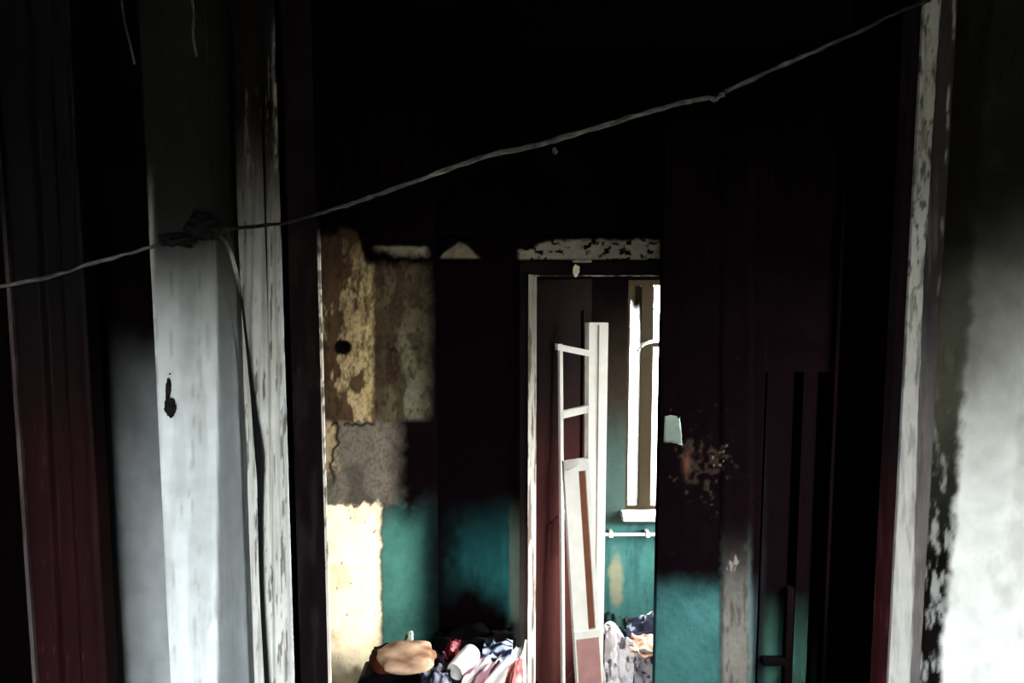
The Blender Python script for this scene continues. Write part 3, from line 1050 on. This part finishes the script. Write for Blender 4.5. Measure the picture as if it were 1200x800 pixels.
# smaller leaning casement leaf in front of it
fb = empty('casement_leaf', (at(690, 800, 2.87).x, 2.87, 0))
tag(fb, 'small white casement leaf with brown rebate and pinkish lower panel, leaning on the tall frame', 'casement')
tl, tr = at(660, 541, 2.945), at(690, 537, 2.965)
bl_ = Vector((at(683, 860, 2.86).x, 2.86, 0.0))
br_ = Vector((at(714, 860, 2.88).x, 2.88, 0.0))
Q = [bl_, br_, tr, tl]
vb = at(692, 745, 2.89).z / tl.z
M_ORANGE = nmat('bare_brown_rebate', color=(120, 74, 54), rough=.8, spec=.1)
M_PINK = nmat('pinkish_panel', color=(176, 130, 124), rough=.6)
uvbox('stile', Q, 0, [(0, .56, 0, 1, 0.006, -.03)], M_WHITE, fb)
uvbox('rebate', Q, 0, [(.56, .84, vb + .01, .965, -.010, -.03)], M_ORANGE, fb)
uvbox('stile', Q, 0, [(.84, 1, 0, 1, .004, -.03)], M_WHITE, fb)
uvbox('rail', Q, 0, [(0, 1, .965, 1.0, .006, -.03)], M_WHITE, fb)
uvbox('rail', Q, 0, [(-.01, 1.01, vb - .012, vb + .012, .012, -.03)], M_WHITE, fb)
uvbox('lower_panel', Q, 0, [(.06, .92, .02, vb - .012, .009, -.02)], M_PINK, fb)

# ================================================================== THINGS
# ---- wire across the hall
def wire_d(px):
    return float(np.interp(px, [-420, -40, 160, 280, 340, 600, 1060, 1100], [1.22, 1.20, 1.225, 1.225, 1.30, 1.31, 1.335, 1.345]))


wp = [(-400, 385), (-200, 372), (-60, 350), (0, 335), (60, 324), (120, 305), (180, 289), (215, 276), (240, 266), (268, 268), (330, 262), (375, 250),
      (405, 241), (440, 229), (500, 207), (560, 185), (620, 172), (650, 164), (700, 149), (760, 131), (800, 120), (830, 115),
      (838, 117), (850, 108), (900, 84), (950, 62), (1000, 40), (1040, 20), (1072, 6), (1090, 0)]
wc, wr = [], []
for x, y in wp:
    g = float(np.interp(x, [-60, 0, 120, 190, 240, 330, 370, 420, 480, 510, 620, 700, 830, 880, 960, 1060, 1100],
                        [130, 150, 150, 110, 26, 20, 60, 130, 200, 190, 130, 160, 175, 185, 130, 70, 60]))
    g *= .6
    wc.append((g, g * .96, g * .95))
    wr.append(float(np.interp(x, [-60, 190, 260, 330, 380, 480, 830, 900, 1090], [.0034, .0034, .0034, .0026, .003, .0044, .0044, .004, .0034])))
wq = []
for k, (x, y) in enumerate(wp):
    wq.append(at(x, y, wire_d(x)))
we = empty('sagging_wire', wq[0])
tag(we, 'pale burnt wire strung across the doorway from the maroon door to the peeling trim', 'wire')
# insulation remnants make the wire uneven: resample with jitter
dense_p, dense_r, dense_c = [], [], []
rnd = random.Random(5)
for k in range(len(wq) - 1):
    for s in range(5):
        t = s / 5
        p = wq[k].lerp(wq[k + 1], t)
        p.z += (rnd.random() - .5) * .0022
        dense_p.append(p)
        dense_r.append((wr[k] * (1 - t) + wr[k + 1] * t) * (0.7 + .55 * rnd.random()))
        q = 0.6 + .6 * rnd.random()
        dense_c.append(tuple(min(235, (a * (1 - t) + b * t) * q) for a, b in zip(wc[k], wc[k + 1])))
dense_p.append(wq[-1]); dense_r.append(wr[-1]); dense_c.append(wc[-1])
tube('wire', dense_p, dense_r, M_WIRE, we, dense_c, seg=7, sub=2)
q0 = wq[0]
tube('hook', [Vector((XL - .01, q0.y, q0.z + .01)), Vector((XL + .03, q0.y, q0.z + .006)), Vector((q0.x, q0.y, q0.z)), Vector((q0.x + .02, q0.y, q0.z - .004))], .006, M_METAL, we)
for (x, y, sx, sz, sd) in ((207, 280, .026, .011, 1), (236, 266, .024, .020, 2), (252, 268, .018, .016, 3)):
    blob('charred_knot', at(x, y, 1.222), (sx, .016, sz), 0, (10, 8, 8), M_WIRE, we, amp=.5, freq=2.6, seed=sd)
blob('drip', at(650, 177, wire_d(650)), (.004, .004, .006), 0, (90, 84, 82), M_WIRE, we, amp=.3, seed=3)

hc = [(256, 272), (268, 290), (275, 312), (283, 350), (289, 400), (295, 455), (300, 500), (304, 535), (305, 570), (305, 620), (307, 700), (312, 790), (318, 900)]
hr = [.003, .003, .004, .0028, .0028, .0036, .0062, .0085, .0058, .0045, .004, .0045, .005]
hcol = [(24, 20, 20), (60, 56, 54), (130, 126, 120), (14, 12, 12)] + [(10, 8, 9)] * 9
hd = [1.222, 1.235, 1.25, 1.30, 1.33] + [1.345] * 8
hq = [at(x, y, d) for (x, y), d in zip(hc, hd)]
he = tube('hanging_cable', hq, hr, M_WIRE, None, hcol, seg=8, sub=5)
tag(he, 'black charred cable hanging from the knot down along the pale door casing', 'cable')

for pts, lab in (([(142, -10), (146, 25), (152, 50), (158, 75)], 'thin pale wire end hanging over the black corner beside the pilaster'),
                 ([(224, -10), (227, 20), (226, 40), (230, 66)], 'thin pale wire end hanging down the sooty pilaster face')):
    d = 1.225
    t = tube('wire_end', [at(x, y, d) for x, y in pts], [.0018, .002, .0016, .0022], M_WIRE, None, [(70, 66, 64), (40, 38, 36), (80, 76, 74), (90, 86, 84)], seg=6)
    tag(t, lab, 'wire')

# scrap on the pilaster
qs = at(199, 470, 1.247)
ss = empty('charred_scrap', qs)
tag(ss, 'small charred scrap hanging from a nail on the pale pilaster', 'scrap')
blob('scrap', at(199.5, 478, 1.245), (.0085, .004, .014), 0, (24, 24, 25), M_WIRE, ss, amp=.45, freq=2.2, seed=11)
blob('scrap_tail', at(197, 457, 1.246), (.004, .003, .016), 0, (26, 26, 26), M_WIRE, ss, amp=.45, freq=2.2, seed=12, tilt=.1)
tube('nail', [at(199, 438, 1.252), at(199, 438, 1.235)], .0015, M_METAL, ss)

# ---- table with the heap
TZ = 0.70
tb = empty('table', (-.26, 2.31, 0))
tag(tb, 'wooden table under the heap of clothes by the angled wall', 'table')
TX0, TX1, TY0, TY1 = -.53, .035, 2.12, 2.50
M_TBL = nmat('dark_table_wood', color=(38, 27, 22), rough=.7, spec=.1)
boxes('table_top', [(TX0, TX1, TY0, TY1, TZ - .03, TZ)], M_TBL, tb, .004)
for x in (TX0 + .03, TX1 - .08):
    for y in (TY0 + .03, TY1 - .08):
        boxes('leg', [(x, x + .05, y, y + .05, 0, TZ - .03)], M_TBL, tb)
for y in (TY0 + .04, TY1 - .06):
    boxes('apron', [(TX0 + .08, TX1 - .08, y, y + .02, TZ - .11, TZ - .03)], M_TBL, tb)


def flat(c, dark=None, s=1, f=6, th=.55):
    def g(u, v):
        a = np.tile(lin(c), (len(u), 1))
        if dark is not None:
            m = sm(th, th + .1, fbm(u * f, v * f, s))[:, None]
            a = a * (1 - m) + lin(dark)[None] * m
        return a
    return g


def folds(amp, f, s, base=0.0):
    return lambda u, v: base + amp * (1 - np.abs(fbm(u * f * .6, v * f * .6, s, 2) - .5) * 4) + amp * .3 * np.sin((u + .5 * v) * f * 1.3 + 5 * fbm(u * 2, v * 2, s + 2))


G = 'heap of clothes on the table'
def put(o, label, cat, group=None):
    return tag(o, label, cat, group)


def quad(pxs, zs):
    return [onz(x, y, z) for (x, y), z in zip(pxs, zs)]


z = TZ
put(cloth('dark_cloth', quad([(404, 862), (524, 862), (522, 772), (440, 770)], [z + .015, z + .015, z + .04, z + .04]),
          folds(.025, 5, 201, .03), flat((13, 10, 14), (40, 26, 32), 205), M_CLOTH), 'black crumpled cloth spread under the beige bundle', 'cloth', G)
be = put(blob('beige_bundle', onz(476, 769, z + .135), (.098, .07, .042), -.1, (184, 152, 124), M_CLOTH, None, .14, 1.7, 21, sq=.85, c2=(120, 86, 64)),
         'rounded beige bundle with a reddish brown end lying on the black cloth', 'bundle', G)
blob('brown_end', onz(449, 775, z + .10), (.045, .055, .042), .3, (66, 32, 21), M_CLOTH, be, .14, 1.6, 23)
put(blob('white_tuft', onz(479, 748, z + .14), (.014, .012, .026), .2, (150, 160, 150), M_CLOTH, None, .3, 1.8, 24, tilt=.3),
    'small pale tuft sticking up behind the beige bundle', 'cloth', G)
ra, rb = onz(533, 787, z + .085), onz(553, 765, z + .10)
ro = tube('white_roll', [ra, ra.lerp(rb, .5), rb, rb + (rb - ra) * .12], [.030, .034, .033, .018], M_CLOTH, None, [(235, 230, 226)] * 4, seg=20)
put(ro, 'white rolled towel lying across the middle of the heap', 'towel', G)
put(cloth('red_rag', quad([(518, 772), (534, 772), (540, 754), (524, 756)], [z + .06, z + .06, z + .08, z + .08]), folds(.022, 4, 211), flat((78, 14, 22), (150, 96, 98), 212), M_CLOTH, 24, 24),
    'dark red rag beside the white rolled towel', 'rag', G)
put(cloth('grey_rag', quad([(486, 830), (530, 830), (528, 782), (494, 786)], [z + .09, z + .09, z + .08, z + .08]), folds(.025, 5, 213), flat((130, 132, 146), (24, 26, 36), 214, 4, .45), M_CLOTH, 30, 30),
    'grey and navy rag in front of the beige bundle', 'rag', G)


def stripes(u, v):
    k = sm(-.2, .3, np.sin(v * 17 + u * 3 + 5 * fbm(u * 2, v * 2, 215, 2)))[:, None]
    return lin((176, 184, 202))[None] * (1 - k) + lin((30, 38, 62))[None] * k


put(cloth('striped_cloth', quad([(564, 778), (600, 772), (601, 752), (568, 752)], [z + .07, z + .07, z + .085, z + .085]), folds(.022, 3, 216), stripes, M_CLOTH, 36, 36),
    'blue and white striped cloth crumpled behind the white sheet', 'cloth', G)
put(cloth('white_sheet', quad([(516, 850), (616, 850), (617, 752), (601, 762)], [z + .045, z + .045, z + .05, z + .055]), folds(.012, 3, 217, .0), flat((226, 220, 214)), M_CLOTH, 30, 30),
    'white sheet with a folded edge at the end of the table', 'sheet', G)
put(cloth('mauve_cloth', quad([(538, 806), (566, 800), (588, 768), (556, 776)], [z + .075, z + .075, z + .08, z + .075]), folds(.014, 4, 223), flat((120, 84, 90), (190, 176, 176), 224, 4, .5), M_CLOTH, 24, 24),
    'mauve and white cloth between the rolled towel and the white sheet', 'cloth', G)
put(cloth('pink_cloth', quad([(584, 825), (613, 825), (613, 770), (596, 784)], [z + .09, z + .09, z + .085, z + .09]), folds(.012, 4, 219), flat((170, 92, 88), (214, 170, 164), 220), M_CLOTH, 26, 26),
    'pink cloth lying on the white sheet', 'cloth', G)
put(cloth('black_rags', quad([(505, 768), (606, 760), (600, 738), (512, 742)], [z + .03, z + .03, z + .0, z + .0]), folds(.035, 4, 221), flat((9, 7, 8)), M_CLOTH, 30, 30),
    'black burnt rags at the back of the heap', 'rags', G)

# ---- heap in the far room on a low chest
ch = empty('chest', (.62, 3.45, 0))
tag(ch, 'low dark chest under the crumpled laundry in the far room', 'chest')
CZ = .33
boxes('body', [(.44, 1.05, 3.19, 3.56, .04, CZ - .03)], M_TBL, ch, .005)
boxes('lid', [(.43, 1.06, 3.18, 3.58, CZ - .03, CZ)], M_TBL, ch, .005)
for x in (.46, .98):
    for y in (3.21, 3.5):
        boxes('foot', [(x, x + .05, y, y + .05, 0, .04)], M_TBL, ch)
G2 = 'laundry heaped in the far room'
z = CZ
FRONT = (0, -.75, .65)
wg = put(cloth('white_garment', [at(706, 812, 3.09), at(739, 816, 3.09), onz(741, 756, z + .07), onz(708, 737, z + .07)], folds(.03, 6, 231, .06), flat((206, 202, 204), (96, 90, 96), 232, 5, .58), M_CLOTH, 50, 50, dirn=FRONT),
         'white crumpled garment with a raised sleeve beside the leaning casement', 'garment', G2)
tube('sleeve', [at(707, 741, 3.30), at(715, 733, 3.31), at(724, 745, 3.25), at(732, 762, 3.19), at(735, 785, 3.13), at(733, 806, 3.12)], [.016, .021, .023, .024, .02, .016], M_CLOTH, wg, [(230, 226, 224)] * 6, seg=14, sub=6)
tube('cord', [at(705, 740, 3.13), at(704, 765, 3.09), at(707, 790, 3.08), at(713, 812, 3.08)], .007, M_CLOTH, wg, [(220, 216, 206)] * 4, seg=8)
put(cloth('grey_garment', [at(742, 816, 3.09), at(786, 816, 3.09), onz(786, 768, z + .07), onz(742, 764, z + .07)], folds(.03, 6, 233, .05), flat((176, 172, 180), (70, 64, 72), 234, 5, .58), M_CLOTH, 50, 50, dirn=FRONT),
    'pale grey crumpled garment with dark gaps next to the partition', 'garment', G2)
put(cloth('peach_cloth', quad([(738, 765), (788, 772), (788, 754), (740, 744)], [z + .10, z + .10, z + .11, z + .11]), folds(.02, 4, 235), flat((200, 158, 132), (120, 84, 72), 236), M_CLOTH, 30, 30),
    'peach folded cloth above the pale grey garment', 'cloth', G2)
put(cloth('navy_cloth', quad([(734, 750), (788, 752), (788, 724), (736, 724)], [z + .07, z + .07, z + .05, z + .05]), folds(.03, 4, 237), flat((20, 22, 32), (150, 156, 166), 238, 4, .6), M_CLOTH, 34, 34),
    'navy and white cloth at the back of the laundry heap', 'cloth', G2)
put(cloth('teal_rag', quad([(708, 745), (734, 748), (735, 724), (708, 724)], [z + .04, z + .04, z + .04, z + .04]), folds(.03, 4, 239), flat((22, 40, 38), (10, 14, 14), 240), M_CLOTH, 26, 26),
    'dark green rag lying between the white garment and the far wall', 'rag', G2)
